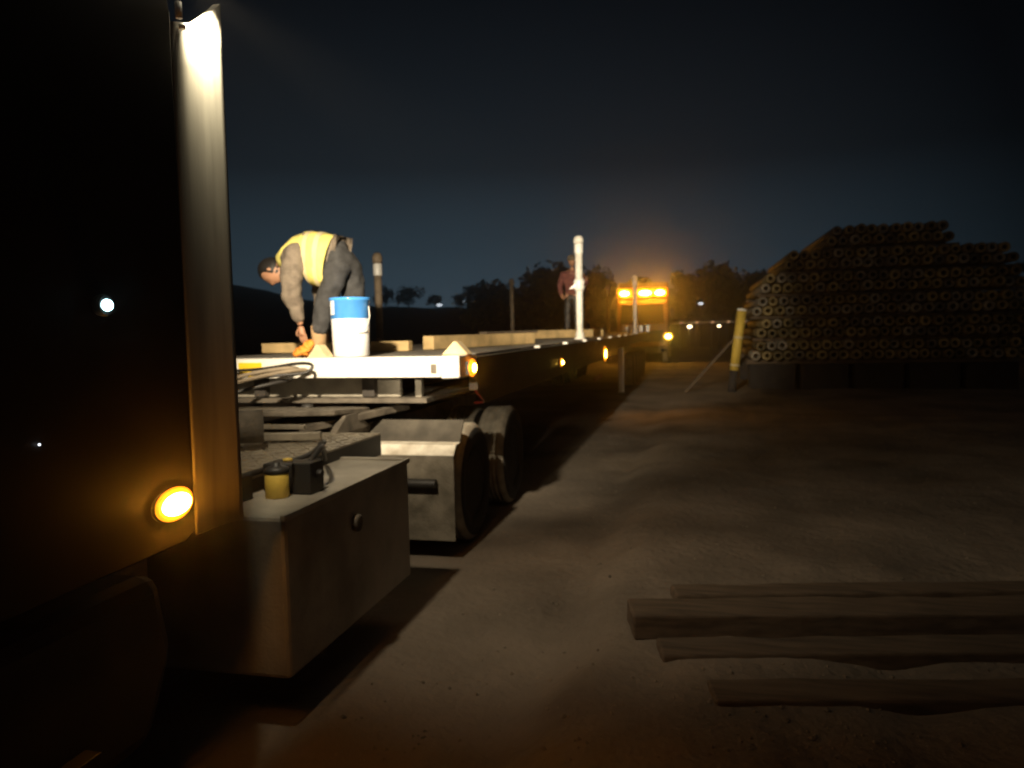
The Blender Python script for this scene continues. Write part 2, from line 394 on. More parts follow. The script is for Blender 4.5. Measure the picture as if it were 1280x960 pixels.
# square side tank
tk = MB().box((-2.40, 2.93, .22), (-1.70, 4.40, .935)); tank = tk.build('side_tank', M['alu'], tr, bevel=.02)
MB().box((-1.716, 2.92, .915), (-1.692, 4.41, .945)).build('tank_edge', M['alu'], tank, bevel=.004)
MB().box((-2.41, 4.36, .936), (-1.72, 4.405, .946)).build('tank_strap', M['alu'], tank, bevel=.004)
MB().lathe([(.045, 0), (.045, .02), (.03, .025)], (-1.695, 3.62, .74), 'x', 16).build('filler_cap', M['dirty'], tank)
# step tank below the cab
st = MB().prism([(.4, .32), (2.2, .32), (2.34, .6), (2.28, .90), (.5, .90)], 'x', -2.5, -1.80); st.build('step_tank', M['black'], tr, bevel=.06)
st = MB().box((-1.80, .8, .44), (-1.74, 1.9, .47)); st.build('step', M['black'], tr, bevel=.004)
# yellow canister with black valve block standing on the tank
cn = MB().lathe([(.052, 0), (.056, .005), (.056, .112), (.05, .118)], (-1.945, 3.30, .936), 'z', 28); can = cn.build('canister', M['yel'], tr)
MB().lathe([(.058, 0), (.06, .018), (.04, .03), (.018, .034), (.018, .05)], (-1.945, 3.30, 1.054), 'z', 24).build('cap', M['hosed'], can)
MB().lathe([(.022, 0), (.024, .01), (.0, .016)], (-1.90, 3.33, 1.106), 'z', 14).build('bolt', M['yel'], can)
vb = MB().box((-1.90, 3.36, .936), (-1.80, 3.50, 1.09)).box((-2.08, 3.40, .936), (-1.905, 3.55, 1.075)).tube([(-1.80, 3.43, 1.03), (-1.77, 3.43, 1.03)], .02, 10); vb.build('valve_block', M['black'], tr, bevel=.012)
vb = MB().box((-2.3, 2.99, .936), (-2.04, 3.25, 1.06)); vb.build('battery_box', M['black'], tr, bevel=.012)
MB().tube(curve_pts([(-1.85, 3.45, 1.08), (-1.86, 3.6, 1.13), (-1.98, 3.85, 1.08), (-2.1, 4.1, .98)]), .014, 8).build('valve_hose', M['hosed'], tr)
# mudguard
mg = MB()
mg.prism([(5.33, .17), (5.345, .17), (5.345, .80), (5.33, .80)], 'x', -2.44, -1.71)
mgo = mg.build('mudguard', M['fender'], tr, bevel=.003)
MB().prism([(5.33, .803), (5.345, .803), (5.41, .862), (5.52, .872), (5.52, .882), (5.40, .872)], 'x', -2.44, -1.71).build('guard_lip', M['ledge'], mgo, bevel=.002)
mg = MB().prism([(5.50, .884), (5.515, .876), (5.62, 1.03), (5.605, 1.035)], 'x', -2.45, -1.71); mg.build('guard_top', M['guard'], mgo)
MB().tube([(-2.2, 5.28, .605), (-1.83, 5.28, .605)], .035, 16).build('guard_bracket', M['black'], tr, bevel=.004)
MB().box((-2.2, 5.24, .2), (-2.12, 5.32, .6)).build('guard_bracket', M['black'], tr, bevel=.004)
# fifth wheel and coupling gear
fw = MB().prism([(-3.5, 4.95), (-3.25, 4.72), (-2.7, 4.72), (-2.45, 4.95), (-2.45, 5.55), (-2.72, 5.85), (-2.9, 5.5), (-3.05, 5.5), (-3.23, 5.85), (-3.5, 5.55)], 'z', 1.12, 1.16)
bmesh.ops.rotate(fw.bm, cent=(-2.95, 5.2, 1.14), matrix=Matrix.Rotation(radians(-4), 3, 'X'), verts=fw.bm.verts)
fwo = fw.build('fifth_wheel', M['dirty'], tr, bevel=.008)
for sx in (-3.5, -2.48): MB().prism([(4.9, 1.0), (5.5, 1.0), (5.3, 1.12), (5.1, 1.12)], 'x', sx, sx+.05).build('pedestal', M['dirty'], fwo)
MB().beam((-2.62, 4.80, 1.06), (-2.28, 5.9, 1.11), .07, .05).build('ramp', M['dirty'], fwo, bevel=.006)
MB().beam((-3.3, 4.80, 1.06), (-3.62, 5.9, 1.11), .07, .05).build('ramp', M['dirty'], fwo, bevel=.006)
MB().beam((-3.4, 4.3, 1.05), (-2.35, 4.55, 1.055), .05, .05).build('spreader_bar', M['tread'], fwo, bevel=.006)
MB().beam((-3.2, 4.62, 1.10), (-2.5, 4.62, 1.10), .04, .03).build('release_bar', M['tread'], fwo, bevel=.004)
MB().tube([(-3.5, 3.6, 1.16), (-2.55, 4.2, 1.16)], .10, 18).build('air_tank', M['dirty'], tr)
MB().prism([(3.0, 1.013), (4.3, 1.013), (4.2, 1.12), (3.9, 1.22), (3.4, 1.24), (3.1, 1.15)], 'x', -3.3, -2.75).build('gearbox_cover', M['dirty'], tr, bevel=.03)

def wheel_set(parent, xo, yc, rad, wd=.27, side=1, deep=False):
    """one wheel: rim disc (part) with a tyre (sub-part); outer face at xo, side=+1 faces +x"""
    s_ = side
    h = [(0.0001, -.02), (.09, -.02), (.10, -.07), (.17, -.085), (.2, -.05), (.27, -.03), (.285, 0), (.285, -wd*.98), (.0001, -wd*.98)] if not deep else \
        [(0.0001, -.06), (.10, -.06), (.13, -.10), (.22, -.11), (.27, -.03), (.285, 0), (.285, -wd*.98), (.0001, -wd*.98)]
    o = MB().lathe([(r_, s_*a) for r_, a in h], (xo, yc, rad), 'x', 28).build('wheel', M['rim'], parent)
    p = [(.28, -.012), (.33, .006), (.39, .012), (.44, .002), (rad-.018, -.012), (rad-.004, -.028)]
    tp = []
    k = 5; a0, a1 = -.030, -wd+.030
    for i in range(k):
        b0 = a0 + (a1-a0)*i/k; b1 = a0 + (a1-a0)*(i+1)/k
        tp += [(rad, b0-.004), (rad, b1+.007), (rad-.013, b1+.005), (rad-.013, b1-.001)]
    tp = tp[:-2]
    p2 = [(rad-.004, -wd+.028), (rad-.018, -wd+.012), (.44, -wd-.002), (.39, -wd-.012), (.33, -wd-.006), (.28, -wd+.012)]
    t = MB().lathe([(r_, s_*a) for r_, a in p+tp+p2], (xo, yc, rad), 'x', 48)
    tob = t.build('tyre', M['rubber'], None)
    tob.data.materials.append(M['wallrub'])
    for pl_ in tob.data.polygons:
        ctr = pl_.center; rr = math.hypot(ctr.y-yc, ctr.z-rad)
        if rr < rad-.03: pl_.material_index = 1
    tob.parent = o
    return o
def dup_part(o, parent, d):
    c_ = o.copy(); COL.objects.link(c_); c_.parent = parent; c_.matrix_parent_inverse = o.matrix_parent_inverse.copy(); c_.location = Vector(o.location)+Vector(d)
    for ch in o.children:
        k = ch.copy(); COL.objects.link(k); k.parent = c_
    return c_
w0 = wheel_set(tr, -1.75, 6.05, .48, deep=True)
for dx, dy in ((-.335, 0), (0, 1.36), (-.335, 1.36)): dup_part(w0, tr, (dx, dy, 0))
w1 = wheel_set(tr, -4.15, 6.05, .48, side=-1, deep=True)
for dx, dy in ((.335, 0), (0, 1.36), (.335, 1.36)): dup_part(w1, tr, (dx, dy, 0))
wheel_set(tr, -1.78, -1.7, .48); wheel_set(tr, -4.12, -1.7, .48, side=-1)
for yy in (6.05, 7.41): MB().tube([(-4.0, yy, .48), (-1.9, yy, .48)], .08, 12).build('axle', M['black'], tr)
# hoses between cab and trailer
hs = [((-3.62, 5.42, 1.43), (-3.25, 5.36, 1.45), (-2.92, 5.33, 1.49), (-2.80, 5.32, 1.475), (-2.85, 5.28, 1.42), (-3.1, 5.15, 1.40), (-3.35, 4.95, 1.33), (-3.42, 4.6, 1.22)),
      ((-2.95, 5.42, 1.43), (-3.0, 5.34, 1.455), (-3.25, 5.2, 1.42), (-3.28, 4.85, 1.36), (-3.15, 4.3, 1.25), (-2.95, 3.8, 1.15)),
      ((-2.88, 5.43, 1.42), (-2.92, 5.33, 1.44), (-3.12, 5.05, 1.40), (-3.14, 4.6, 1.34), (-2.98, 4.0, 1.22), (-2.8, 3.5, 1.12)),
      ((-3.05, 5.43, 1.40), (-3.0, 5.33, 1.37), (-3.08, 5.2, 1.345), (-3.3, 5.0, 1.28), (-3.4, 4.7, 1.15))]
for i, h in enumerate(hs):
    MB().tube(curve_pts(h), .016 if i else .012, 8).build('air_hose', M['hose'] if i in (1, 2) else M['hosed'], tr)
MB().tube(curve_pts([(-1.95, 6.6, 1.25), (-1.9, 6.75, 1.12), (-1.92, 6.95, 1.05), (-2.05, 7.1, 1.02)]), .012, 8).build('air_line', M['red'], tr)

# ------------------------------------------------------------------ trailer
DZ = 1.52
tl = thing('flatbed_trailer', 'long empty flatbed trailer with white front beam coupled behind the dark truck tractor', 'trailer', (-2.95, 16, 0))
TE = 31.0
MB().box((-4.12, 5.62, DZ-.05), (-1.78, TE, DZ)).build('deck', M['deck'], tl)
fb = MB().box((-4.2, 5.45, 1.37), (-1.83, 5.60, DZ+.005)); fbo = fb.build('front_beam', M['white'], tl, bevel=.008)
cp = MB().prism([(-1.828, 5.45), (-1.70, 5.50), (-1.70, 5.98), (-1.828, 5.98)], 'z', 1.36, DZ+.008); cpo = cp.build('corner_post', M['white'], tl, bevel=.01)
MB().box((-3.50, 5.442, 1.385), (-3.30, 5.449, 1.495)).build('reflector', M['reflY'], tl)
MB().box((-1.905, 5.442, 1.40), (-1.86, 5.449, 1.47)).build('name_plate', M['dirty'], fbo)
MB().box((-4.1, 5.72, 1.20), (-2.26, 5.78, 1.368)).build('front_plate', M['greyp'], tl, bevel=.01)
MB().box((-2.14, 5.74, 1.19), (-2.09, 5.80, 1.368)).build('bracket', M['greyp'], tl)
MB().box((-3.9, 5.6, 1.165), (-2.0, 7.9, 1.20)).build('coupling_plate', M['dirty'], tl)
MB().lathe([(.045, 0), (.045, -.08)], (-2.95, 5.5, 1.165), 'z', 14).build('kingpin', M['black'], tl)
for sx in (-1.775, -4.2):
    MB().box((sx, 5.99, 1.23), (sx+.075, TE, DZ-.02)).build('side_rail', M['rail'], tl, bevel=.004)
for sx in (-2.5, -3.45):
    b = MB().prism([(5.65, 1.21), (8.3, 1.21), (8.9, .85), (TE-.5, .85), (TE-.2, 1.1), (TE-.2, DZ-.052), (5.65, DZ-.052)], 'x', sx-.05, sx+.05); b.build('main_beam', M['rail'], tl)
for k in range(16):
    y = 6.6+k*1.55
    MB().box((-4.12, y-.04, DZ-.16), (-1.78, y+.04, DZ-.051)).build('crossmember', M['rail'], tl)
for k in range(9):
    y = 8.4+k*1.9
    MB().box((-1.715, y-.05, DZ-.015), (-1.65, y+.05, DZ+.012)).build('tie_ring', M['post'], tl, bevel=.008)
# lamps along the near side
hb = MB().box((-1.702, 5.66, 1.375), (-1.672, 5.84, 1.475)); lo = hb.build('marker_lamp', M['black'], tl, bevel=.004)
MB().blob((-1.660, 5.75, 1.425), (.02, .045, .035), 16).build('lens', M['lamp_am_s'], lo); MB().blob((-1.672, 5.75, 1.425), (.016, .10, .07), 18).build('halo_glow', M['am_glow'], lo)  # outer glowing rim imitates the halo of the corner lamp
for y, z, r_, mt in ((9.95, 1.275, .032, 'lamp_ye'), (15.0, 1.21, .085, 'lamp_am_s')):
    lo = MB().box((-1.70, y-.09, z-.06), (-1.685, y+.09, z+.06)).build('marker_lamp', M['black'], tl, bevel=.003)
    MB().blob((-1.675, y, z), (.02, r_*1.4, r_), 14).build('lens', M[mt], lo); MB().blob((-1.682, y, z), (.016, r_*2.5, r_*1.75), 16).build('halo_glow', M['am_glow'], lo)  # wider glowing shape imitates each marker's halo
MB().box((-1.70, 13.4, .78), (-1.69, 14.6, .86)).build('reflector', M['red'], tl)
MB().box((-1.9, 19.9, .06), (-1.76, 20.04, 1.23)).build('support_leg', M['post'], tl, bevel=.01)
MB().box((-1.96, 19.82, .03), (-1.70, 20.12, .06)).build('support_foot', M['dirty'], tl)
tw = wheel_set(tl, -1.76, 23.0, .46); 
for k in range(1, 5): dup_part(tw, tl, (0, 1.3*k, 0))
tw2 = wheel_set(tl, -4.14, 23.0, .46, side=-1)
for k in range(1, 5): dup_part(tw2, tl, (0, 1.3*k, 0))

# ------------------------------------------------------------------ stake posts on the trailer
def stake(x, y, h, r, mt, label, tops, tape=True, lean=0):
    t = thing('stake_post', label, 'post', (x, y, DZ), 'steel stake posts standing on the trailer')
    l = lean
    MB().tube([(x, y, DZ-.01), (x+l*.3, y, DZ+h*.3), (x+l, y, DZ+h-.1)], [r*.85, r*.9, r], 18).build('shaft', mt, t)
    MB().lathe([(r*1.5, 0), (r*1.5, .02), (r*1.15, .03), (r*1.1, .12)], (x, y, DZ+.001), 'z', 18).build('socket', mt, t)
    if tape:
        MB().lathe([(r*1.14, -.10), (r*1.16, -.09), (r*1.16, .05), (r*1.1, .06)], (x+l, y, DZ+h-.19), 'z', 18).build('reflective_band', M['refw'], t)
    MB().lathe([(r*1.25, -.09), (r*1.3, -.02), (r*1.0, .03), (r*.5, .05), (r*.5, .02), (.0001, .02)], (x+l, y, DZ+h-.03), 'z', 18).build('cap', tops, t)
    return t
p1 = stake(-1.96, 13.57, 1.79, .067, M['post'], 'bright white steel stake post, tallest in view, wrapped with a pale rag halfway up', M['post'])
rg = MB().lathe([(.068, -.12), (.10, -.06), (.085, 0), (.105, .05), (.07, .11)], (-1.96, 13.57, 2.48), 'z', 14).prism([(-2.13, 2.40), (-2.0, 2.42), (-1.98, 2.53), (-2.02, 2.50)], 'y', 13.5, 13.54)
rg.build('rag', M['refw'], p1)
stake(-1.80, 24.6, 1.80, .065, M['post'], 'bright steel stake post standing in front of the amber roof lamps', M['post'])
stake(-4.12, 9.75, 1.24, .052, M['postdull'], 'dull brown stake post with white band, right of bending worker', M['postdull'])
stake(-4.12, 17.6, 1.36, .05, M['postdull'], 'thin grey stake post on the far deck edge before the dark trees', M['postdull'], tape=False)
stake(-3.05, 28.3, 1.7, .06, M['postdull'], 'thin dim stake post just left of the amber roof lamps', M['postdull'], tape=False)

# ------------------------------------------------------------------ load timbers, wedges, bucket on the deck
def single(o, label, cat, group=None): return tag(o, label, cat, group)
def timber(name, p, q, wd, ht, mt, label, grp='timbers lying on the trailer deck', bevel=.006):
    o = MB().beam(p, q, wd, ht).build(name, M[mt], None, bevel); return tag(o, label, 'timber', grp)
B = DZ+.004
timber('timber_beam', (-4.35, 7.25, B+.05), (-2.74, 7.25, B+.05), .11, .10, 'wood', 'pale timber lying across the deck behind the bending worker and the bucket')
timber('timber_beam', (-2.66, 7.55, B+.072), (-2.1, 10.0, B+.072), .13, .14, 'wood', 'long bright timber pointing down the deck from beside the front corner lamp')
timber('timber_board', (-2.40, 8.75, B+.156), (-2.08, 10.15, B+.156), .11, .028, 'plank', 'thin brown board lying on top of the long bright timber')
timber('timber_beam', (-3.25, 14.6, B+.085), (-1.95, 16.6, B+.085), .15, .16, 'wood', 'dim timber further down the deck behind the tallest stake post')
def wedge(x, y, wd, ht, dp, label, rz=0, z=B):
    m_ = MB().prism([(x-wd/2, z), (x+wd/2, z), (x+wd*.06, z+ht), (x-wd*.04, z+ht)], 'y', y-dp/2, y+dp/2)
    bmesh.ops.rotate(m_.bm, cent=(x, y, z), matrix=Matrix.Rotation(rz, 3, 'Z'), verts=m_.bm.verts)
    return tag(m_.build('wooden_wedge', M['woodp'], None, .004), label, 'wedge', 'wooden wedges on the front of the trailer')
wedge(-2.88, 5.62, .17, .10, .13, 'pale wooden wedge on the front beam, left of the white bucket')
wedge(-1.79, 5.75, .21, .10, .14, 'pale wooden wedge on the front corner above the amber corner lamp', z=B+.006)
wedge(-3.28, 6.30, .20, .15, .12, "pale wooden wedge standing under the bending worker's hands", .2)
# orange strap bundle
sb = MB()
for k in range(6):
    a = k*1.1
    pts = [(-3.10+.055*cos(t*pi/5+a)+.012*k-.03, 5.78+.06*sin(t*pi/5+a*.7)+.004*k, B+.03+.016*k+.012*sin(t*1.7+k)) for t in range(11)]
    sb.tube(pts, .021, 7)
tag(sb.build('strap_bundle', M['orange']), 'orange webbing strap bundle on the deck between two pale wedges', 'strap')
# bucket
bx, by = -2.70, 5.80
bk = thing('paint_bucket', 'tall white plastic bucket with a blue band standing on the front of the trailer deck', 'bucket', (bx, by, B))
MB().lathe([(.0001, 0), (.138, 0), (.144, .006), (.152, .30), (.150, .302)], (bx, by, B), 'z', 40).build('body', M['bwhite'], bk)
MB().lathe([(.151, .302), (.1545, .304), (.158, .445), (.163, .447), (.163, .470), (.152, .472), (.150, .44), (.0001, .43)], (bx, by, B), 'z', 40).build('blue_band', M['bblue'], bk)
lg = MB()
for k in range(5):
    a0, a1 = radians(-138+k*4.5), radians(-138+(k+1)*4.5)
    q = [(bx+.1595*cos(a), by+.1595*sin(a), B+z) for a, z in ((a0, .335), (a1, .335), (a1, .45), (a0, .45))]
    lg.bm.faces.new([lg.bm.verts.new(v) for v in q])
lg.build('label_patch', M['bwhite'], bk)
MB().tube(curve_pts([(bx+.165, by-.01, B+.40), (bx+.185, by-.05, B+.30), (bx+.165, by-.10, B+.22), (bx+.12, by-.135, B+.20)]), .004, 6).build('handle', M['post'], bk)
# white folded sheet at the far end of the deck
ws = MB().prism([(-2.46, B), (-1.62, B), (-1.60, B+.27), (-2.0, B+.26), (-2.2, B+.285), (-2.52, B+.2)], 'y', 29.2, 29.5)
tag(ws.build('folded_sheet', M['refw'], None, .02), 'small bright white folded sheet at the far end of the trailer deck', 'sheet')

# ------------------------------------------------------------------ people
def skin_mesh(name, verts, edges, rads, material, parent, root=0, levels=1):
    me = bpy.data.meshes.new(name); me.from_pydata(verts, edges, [])
    o = bpy.data.objects.new(name, me); COL.objects.link(o)
    sk = o.modifiers.new('skin', 'SKIN'); sk.use_smooth_shade = True
    sv = me.skin_vertices[0].data
    for i, r_ in enumerate(rads):
        sv[i].radius = (r_, r_) if not isinstance(r_, tuple) else r_
        sv[i].use_root = (i == root)
    ss = o.modifiers.new('sub', 'SUBSURF'); ss.levels = levels; ss.render_levels = levels+1
    me.materials.append(material)
    if name in ('sweater', 'trousers', 'jacket'):
        tx = bpy.data.textures.new('folds', 'CLOUDS'); tx.noise_scale = .09; tx.noise_depth = 2
        ss.render_levels = 3; dm = o.modifiers.new('folds', 'DISPLACE'); dm.texture = tx; dm.strength = .045; dm.texture_coords = 'GLOBAL'
    if parent: attach(o, parent)
    return o

def chain(vs, es, rs, pts, frm=None):
    prev = frm
    for p, r_ in pts:
        vs.append(p); rs.append(r_); k = len(vs)-1
        if prev is not None: es.append((prev, k))
        prev = k
    return prev

def hand(parent, wrist, direction, palm_n, thumb, material, curl=.5):
    """palm and five fingers, one small skinned mesh"""
    wv, d, n_, t_ = Vector(wrist), Vector(direction).normalized(), Vector(palm_n).normalized(), Vector(thumb).normalized()
    vs, es, rs = [], [], []
    a = chain(vs, es, rs, [(wv, .024), (wv+d*.045, .030), (wv+d*.08, .028)])
    for k, L in enumerate((.068, .078, .072, .056)):
        off = t_*(.027-.018*k)
        b = wv+d*.085+off
        chain(vs, es, rs, [(b, .0095), (b+d*L*.5+n_*L*.12*curl, .009), (b+d*L*.85+n_*L*.45*curl, .008), (b+d*L*.95+n_*L*.8*curl, .007)], a)
    b = wv+d*.035+t_*.03
    chain(vs, es, rs, [(b, .012), (b+t_*.022+d*.03, .0105), (b+t_*.026+d*.058+n_*.012, .009)], 1)
    return skin_mesh('hand', [tuple(v) for v in vs], es, rs, material, parent, 1)

def head(parent, c, fwd, up, material, s=1.0):
    """lathe-free head: sphere pushed into a skull with brow, nose, mouth, chin and ears"""
    f, u = Vector(fwd).normalized(), Vector(up).normalized(); l = u.cross(f).normalized(); u = f.cross(l).normalized()
    m_ = MB(); ret = bmesh.ops.create_uvsphere(m_.bm, u_segments=32, v_segments=24, radius=1)
    for v in ret['verts']:
        x, y, z = v.co      # x forward, y side, z up
        sx, sy, sz = .098, .076, .118
        X, Y, Z = x*sx, y*sy, z*sz
        if z < -.1: Y *= 1-.30*(-z-.1); X *= 1-.12*(-z)
        fr = max(0, x)
        X += .022*fr*math.exp(-((y/.16)**2 + ((z+.16)/.17)**2))          # nose
        X -= .010*fr*math.exp(-(((abs(y)-.38)/.15)**2 + ((z-.06)/.11)**2))    # eye sockets
        X += .006*fr*math.exp(-((y/.35)**2 + ((z+.52)/.10)**2))          # lips
        X -= .004*fr*math.exp(-((y/.4)**2 + ((z+.42)/.05)**2))
        X += .010*fr*math.exp(-((y/.3)**2 + ((z+.82)/.16)**2))           # chin
        Y += math.copysign(.016, y)*math.exp(-(((x+.05)/.16)**2 + ((z+.06)/.22)**2))*(abs(y) > .8)  # ears
        v.co = Vector(c) + s*(f*X + l*Y + u*Z)
    return m_.build('head', material, parent, smooth=True), (f, l, u)

def shell(stations, n=28):
    """closed-in-section sheet: stations = list of (centre, half-depth vector, half-height vector)"""
    m_ = MB(); rings = []
    for c, a, b in stations:
        ring = []
        for k in range(n):
            t = 2*pi*k/n; ct, st = cos(t), sin(t)
            e_ = .78
            ring.append(m_.bm.verts.new(Vector(c) + Vector(a)*math.copysign(abs(ct)**e_, ct) + Vector(b)*math.copysign(abs(st)**e_, st)))
        rings.append(ring)
    for r1, r2 in zip(rings, rings[1:]):
        for k in range(n):
            f = m_.bm.faces.new((r1[k], r1[(k+1) % n], r2[(k+1) % n], r2[k])); f.smooth = True
    return m_

# the bending worker, facing image left (-x), back towards the sky
Y0 = 6.12
pw = thing('person', 'worker in a yellow hi-vis vest bending over the trailer deck with both arms reaching down', 'person', (-2.98, Y0, B))
ft = B+.03
vs, es, rs = [], [], []
chain(vs, es, rs, [((-2.88, Y0, 2.34), .13), ((-3.0, Y0, 2.40), .125), ((-3.16, Y0, 2.41), .13), ((-3.32, Y0, 2.375), .12), ((-3.42, Y0, 2.335), .058), ((-3.48, Y0, 2.315), .052), ((-3.53, Y0, 2.29), .062)])
for sy, ax in ((-1, -3.29), (1, -3.23)):
    chain(vs, es, rs, [((ax+.02, Y0+sy*.17, 2.33), .058), ((ax+.012, Y0+sy*.195, 2.03), .042), ((ax+.06, Y0+sy*.15, 1.78), .03)], 3)
legs = [((-2.90, Y0-.09, 2.28), (-3.03, Y0-.11, 1.95), (-3.10, Y0-.11, 1.62)), ((-2.87, Y0+.09, 2.28), (-2.86, Y0+.12, 1.93), (-2.83, Y0+.13, 1.62))]
for h, k, a in legs: chain(vs, es, rs, [(h, .085), (k, .058), (a, .042)], 0)
skin_mesh('body', vs, es, rs, M['skin'], pw, 0)
hd, (hf, hl, hu) = head(pw, (-3.555, Y0, 2.262), (-.22, -.12, -.97), (-.97, 0, .22), M['skin'], 1.1)
hr = MB()
ret = bmesh.ops.create_uvsphere(hr.bm, u_segments=32, v_segments=20, radius=1)
hc = Vector((-3.555, Y0, 2.262))
for v in ret['verts']:
    x, y, z = v.co; n_ = 1+.035*noise.noise((x*7, y*7, z*7))
    if x > .35 and z < .55: n_ *= .86
    elif z < -.35: n_ *= .86
    v.co = hc + (hf*(x*.115-.004) + hl*y*.093 + hu*(z*.137+.006))*n_
hr.build('hair', M['hair'], pw, smooth=True)
# sweater (torso and sleeves), trousers, boots
vs, es, rs = [], [], []
chain(vs, es, rs, [((-2.93, Y0, 2.385), (.15, .15)), ((-3.04, Y0, 2.405), .148), ((-3.18, Y0, 2.41), .150), ((-3.32, Y0, 2.38), .135), ((-3.40, Y0, 2.345), .08)], None)
for sy, ax in ((-1, -3.29), (1, -3.23)):
    chain(vs, es, rs, [((ax+.03, Y0+sy*.19, 2.34), .112), ((ax+.03, Y0+sy*.225, 2.20), .105), ((ax+.012, Y0+sy*.215, 2.03), .084), ((ax+.035, Y0+sy*.175, 1.90), .066), ((ax+.055, Y0+sy*.155, 1.79), .05)], 3)
skin_mesh('sweater', vs, es, rs, M['sleeve'], pw, 1)
vs, es, rs = [], [], []
chain(vs, es, rs, [((-2.87, Y0, 2.335), .150), ((-2.945, Y0, 2.37), .150)])
for h, k, a in legs:
    h, k, a = Vector(h), Vector(k), Vector(a)
    chain(vs, es, rs, [(h, .126), ((h*.5+k*.5), .106), (k, .092), ((k*.5+a*.5), .078), (a+Vector((0, 0, .06)), .066)], 0)
skin_mesh('trousers', [tuple(v) for v in vs], es, rs, M['trous'], pw, 0)
for h, k, a in legs:
    a = Vector(a)
    bt = MB(); bt.tube([a+Vector((.01, 0, .16)), a+Vector((.01, 0, .06)), a+Vector((0, 0, -.02)), a+Vector((0, 0, -.085))], [.068, .062, .062, .058], 14)
    bt.blob(a+Vector((-.07, 0, -.045)), (.12, .05, .045), 14)
    bt.box(a+Vector((-.185, -.05, -.094)), a+Vector((.06, .05, -.075)))
    bt.build('boot', M['boot'], pw, smooth=False)
for sy, ax in ((-1, -3.29), (1, -3.23)):
    hand(pw, (ax+.06, Y0+sy*.15, 1.785), (.10, -.05*sy, -1), (.3, -sy, 0), (-1, 0, 0), M['skin'], .7)
# vest: hangs from the back, open at the neck, cut away for the arms
vst = [(-3.475, 2.40, 2.27, .10, -.02), (-3.40, 2.47, 2.26, .16, -.01), (-3.30, 2.545, 2.25, .19, .0), (-3.205, 2.575, 2.18, .212, .0), (-3.15, 2.578, 2.125, .215, .01), (-3.08, 2.572, 2.10, .218, .01), (-3.01, 2.55, 2.10, .218, .02), (-2.965, 2.54, 2.105, .215, .035), (-2.945, 2.53, 2.115, .213, .045)]
def vst_station(t_, grow=0):
    i = min(int(t_), len(vst)-2); f = t_-i
    a = [p*(1-f)+q*f for p, q in zip(vst[i], vst[i+1])]
    x_, zt, zb, hw, sh = a
    return ((x_-sh*.5+.0, Y0, (zt+zb)/2), (0, hw+grow, 0), (sh, 0, (zt-zb)/2+grow))
sm = shell([vst_station(k*.25) for k in range(int((len(vst)-1)*4)+1)])
for v in sm.bm.verts:   # cloth folds
    v.co += Vector((.012*noise.noise((v.co.x*4, v.co.y*5, v.co.z*6)), .022*noise.noise((v.co.x*11, 3, v.co.z*5)), .012*noise.noise((v.co.x*10, v.co.y*8, 1))))
vo_ = sm.build('vest', M['vest'], pw, smooth=True)
so_ = vo_.modifiers.new('solid', 'SOLIDIFY'); so_.thickness = .006
for t0, t1 in ((3.75, 4.35), (5.2, 5.8)):
    shell([vst_station(t0+(t1-t0)*k/4, .007) for k in range(5)]).build('reflective_stripe', M['silver'], vo_, smooth=True)

# second worker, far down the deck behind the tall post
X2, Y2 = -2.60, 16.9
p2 = thing('person', 'worker in faded red jacket and beige cap behind the tallest white post', 'person', (X2, Y2, B))
vs, es, rs = [], [], []
chain(vs, es, rs, [((X2, Y2, B+.90), .13), ((X2, Y2, B+1.12), .12), ((X2, Y2, B+1.36), .13), ((X2+.01, Y2-.01, B+1.47), .055), ((X2+.02, Y2-.02, B+1.54), .052)])
arm2 = [[(X2-.20, Y2, B+1.38), (X2-.27, Y2, B+1.10), (X2-.20, Y2-.16, B+.90)], [(X2+.20, Y2, B+1.38), (X2+.30, Y2-.05, B+1.14), (X2+.36, Y2-.26, B+1.22)]]
for a in arm2: chain(vs, es, rs, [(a[0], .055), (a[1], .042), (a[2], .03)], 2)
leg2 = [[(X2+s_*.09, Y2, B+.86), (X2+s_*.10, Y2-.02, B+.46), (X2+s_*.11, Y2, B+.09)] for s_ in (-1, 1)]
for a in leg2: chain(vs, es, rs, [(a[0], .085), (a[1], .06), (a[2], .042)], 0)
skin_mesh('body', vs, es, rs, M['skin'], p2, 0)
head(p2, (X2+.02, Y2-.04, B+1.645), (.35, -.93, -.1), (0, 0, 1), M['skin'])
cb = MB(); cb.lathe([(.112, 0), (.116, .04), (.10, .09), (.05, .125), (.0001, .132)], (X2+.02, Y2-.035, B+1.665), 'z', 24)
cb.prism([(X2-.06, Y2-.12), (X2+.02, Y2-.24), (X2+.12, Y2-.20), (X2+.13, Y2-.08)], 'z', B+1.672, B+1.684); cb.build('cap', M['cap'], p2)
vs, es, rs = [], [], []
chain(vs, es, rs, [((X2, Y2, B+.92), .165), ((X2, Y2, B+1.14), .155), ((X2, Y2, B+1.35), .15), ((X2, Y2, B+1.44), .08)])
for a in arm2:
    a = [Vector(q) for q in a]; chain(vs, es, rs, [(a[0], .085), (a[0]*.5+a[1]*.5, .072), (a[1], .062), (a[2], .046)], 2)
skin_mesh('jacket', [tuple(v) for v in vs], es, rs, M['pinkj'], p2, 1)
vs, es, rs = [], [], []
chain(vs, es, rs, [((X2, Y2, B+.90), .15), ((X2, Y2, B+.97), .15)])
for a in leg2:
    a = [Vector(q) for q in a]; chain(vs, es, rs, [(a[0], .11), (a[1], .08), (a[2], .066)], 0)
skin_mesh('trousers', [tuple(v) for v in vs], es, rs, M['black'], p2, 0)
for a in leg2: MB().blob((a[2][0], Y2-.06, B+.05), (.05, .13, .05), 12).build('boot', M['boot'], p2)
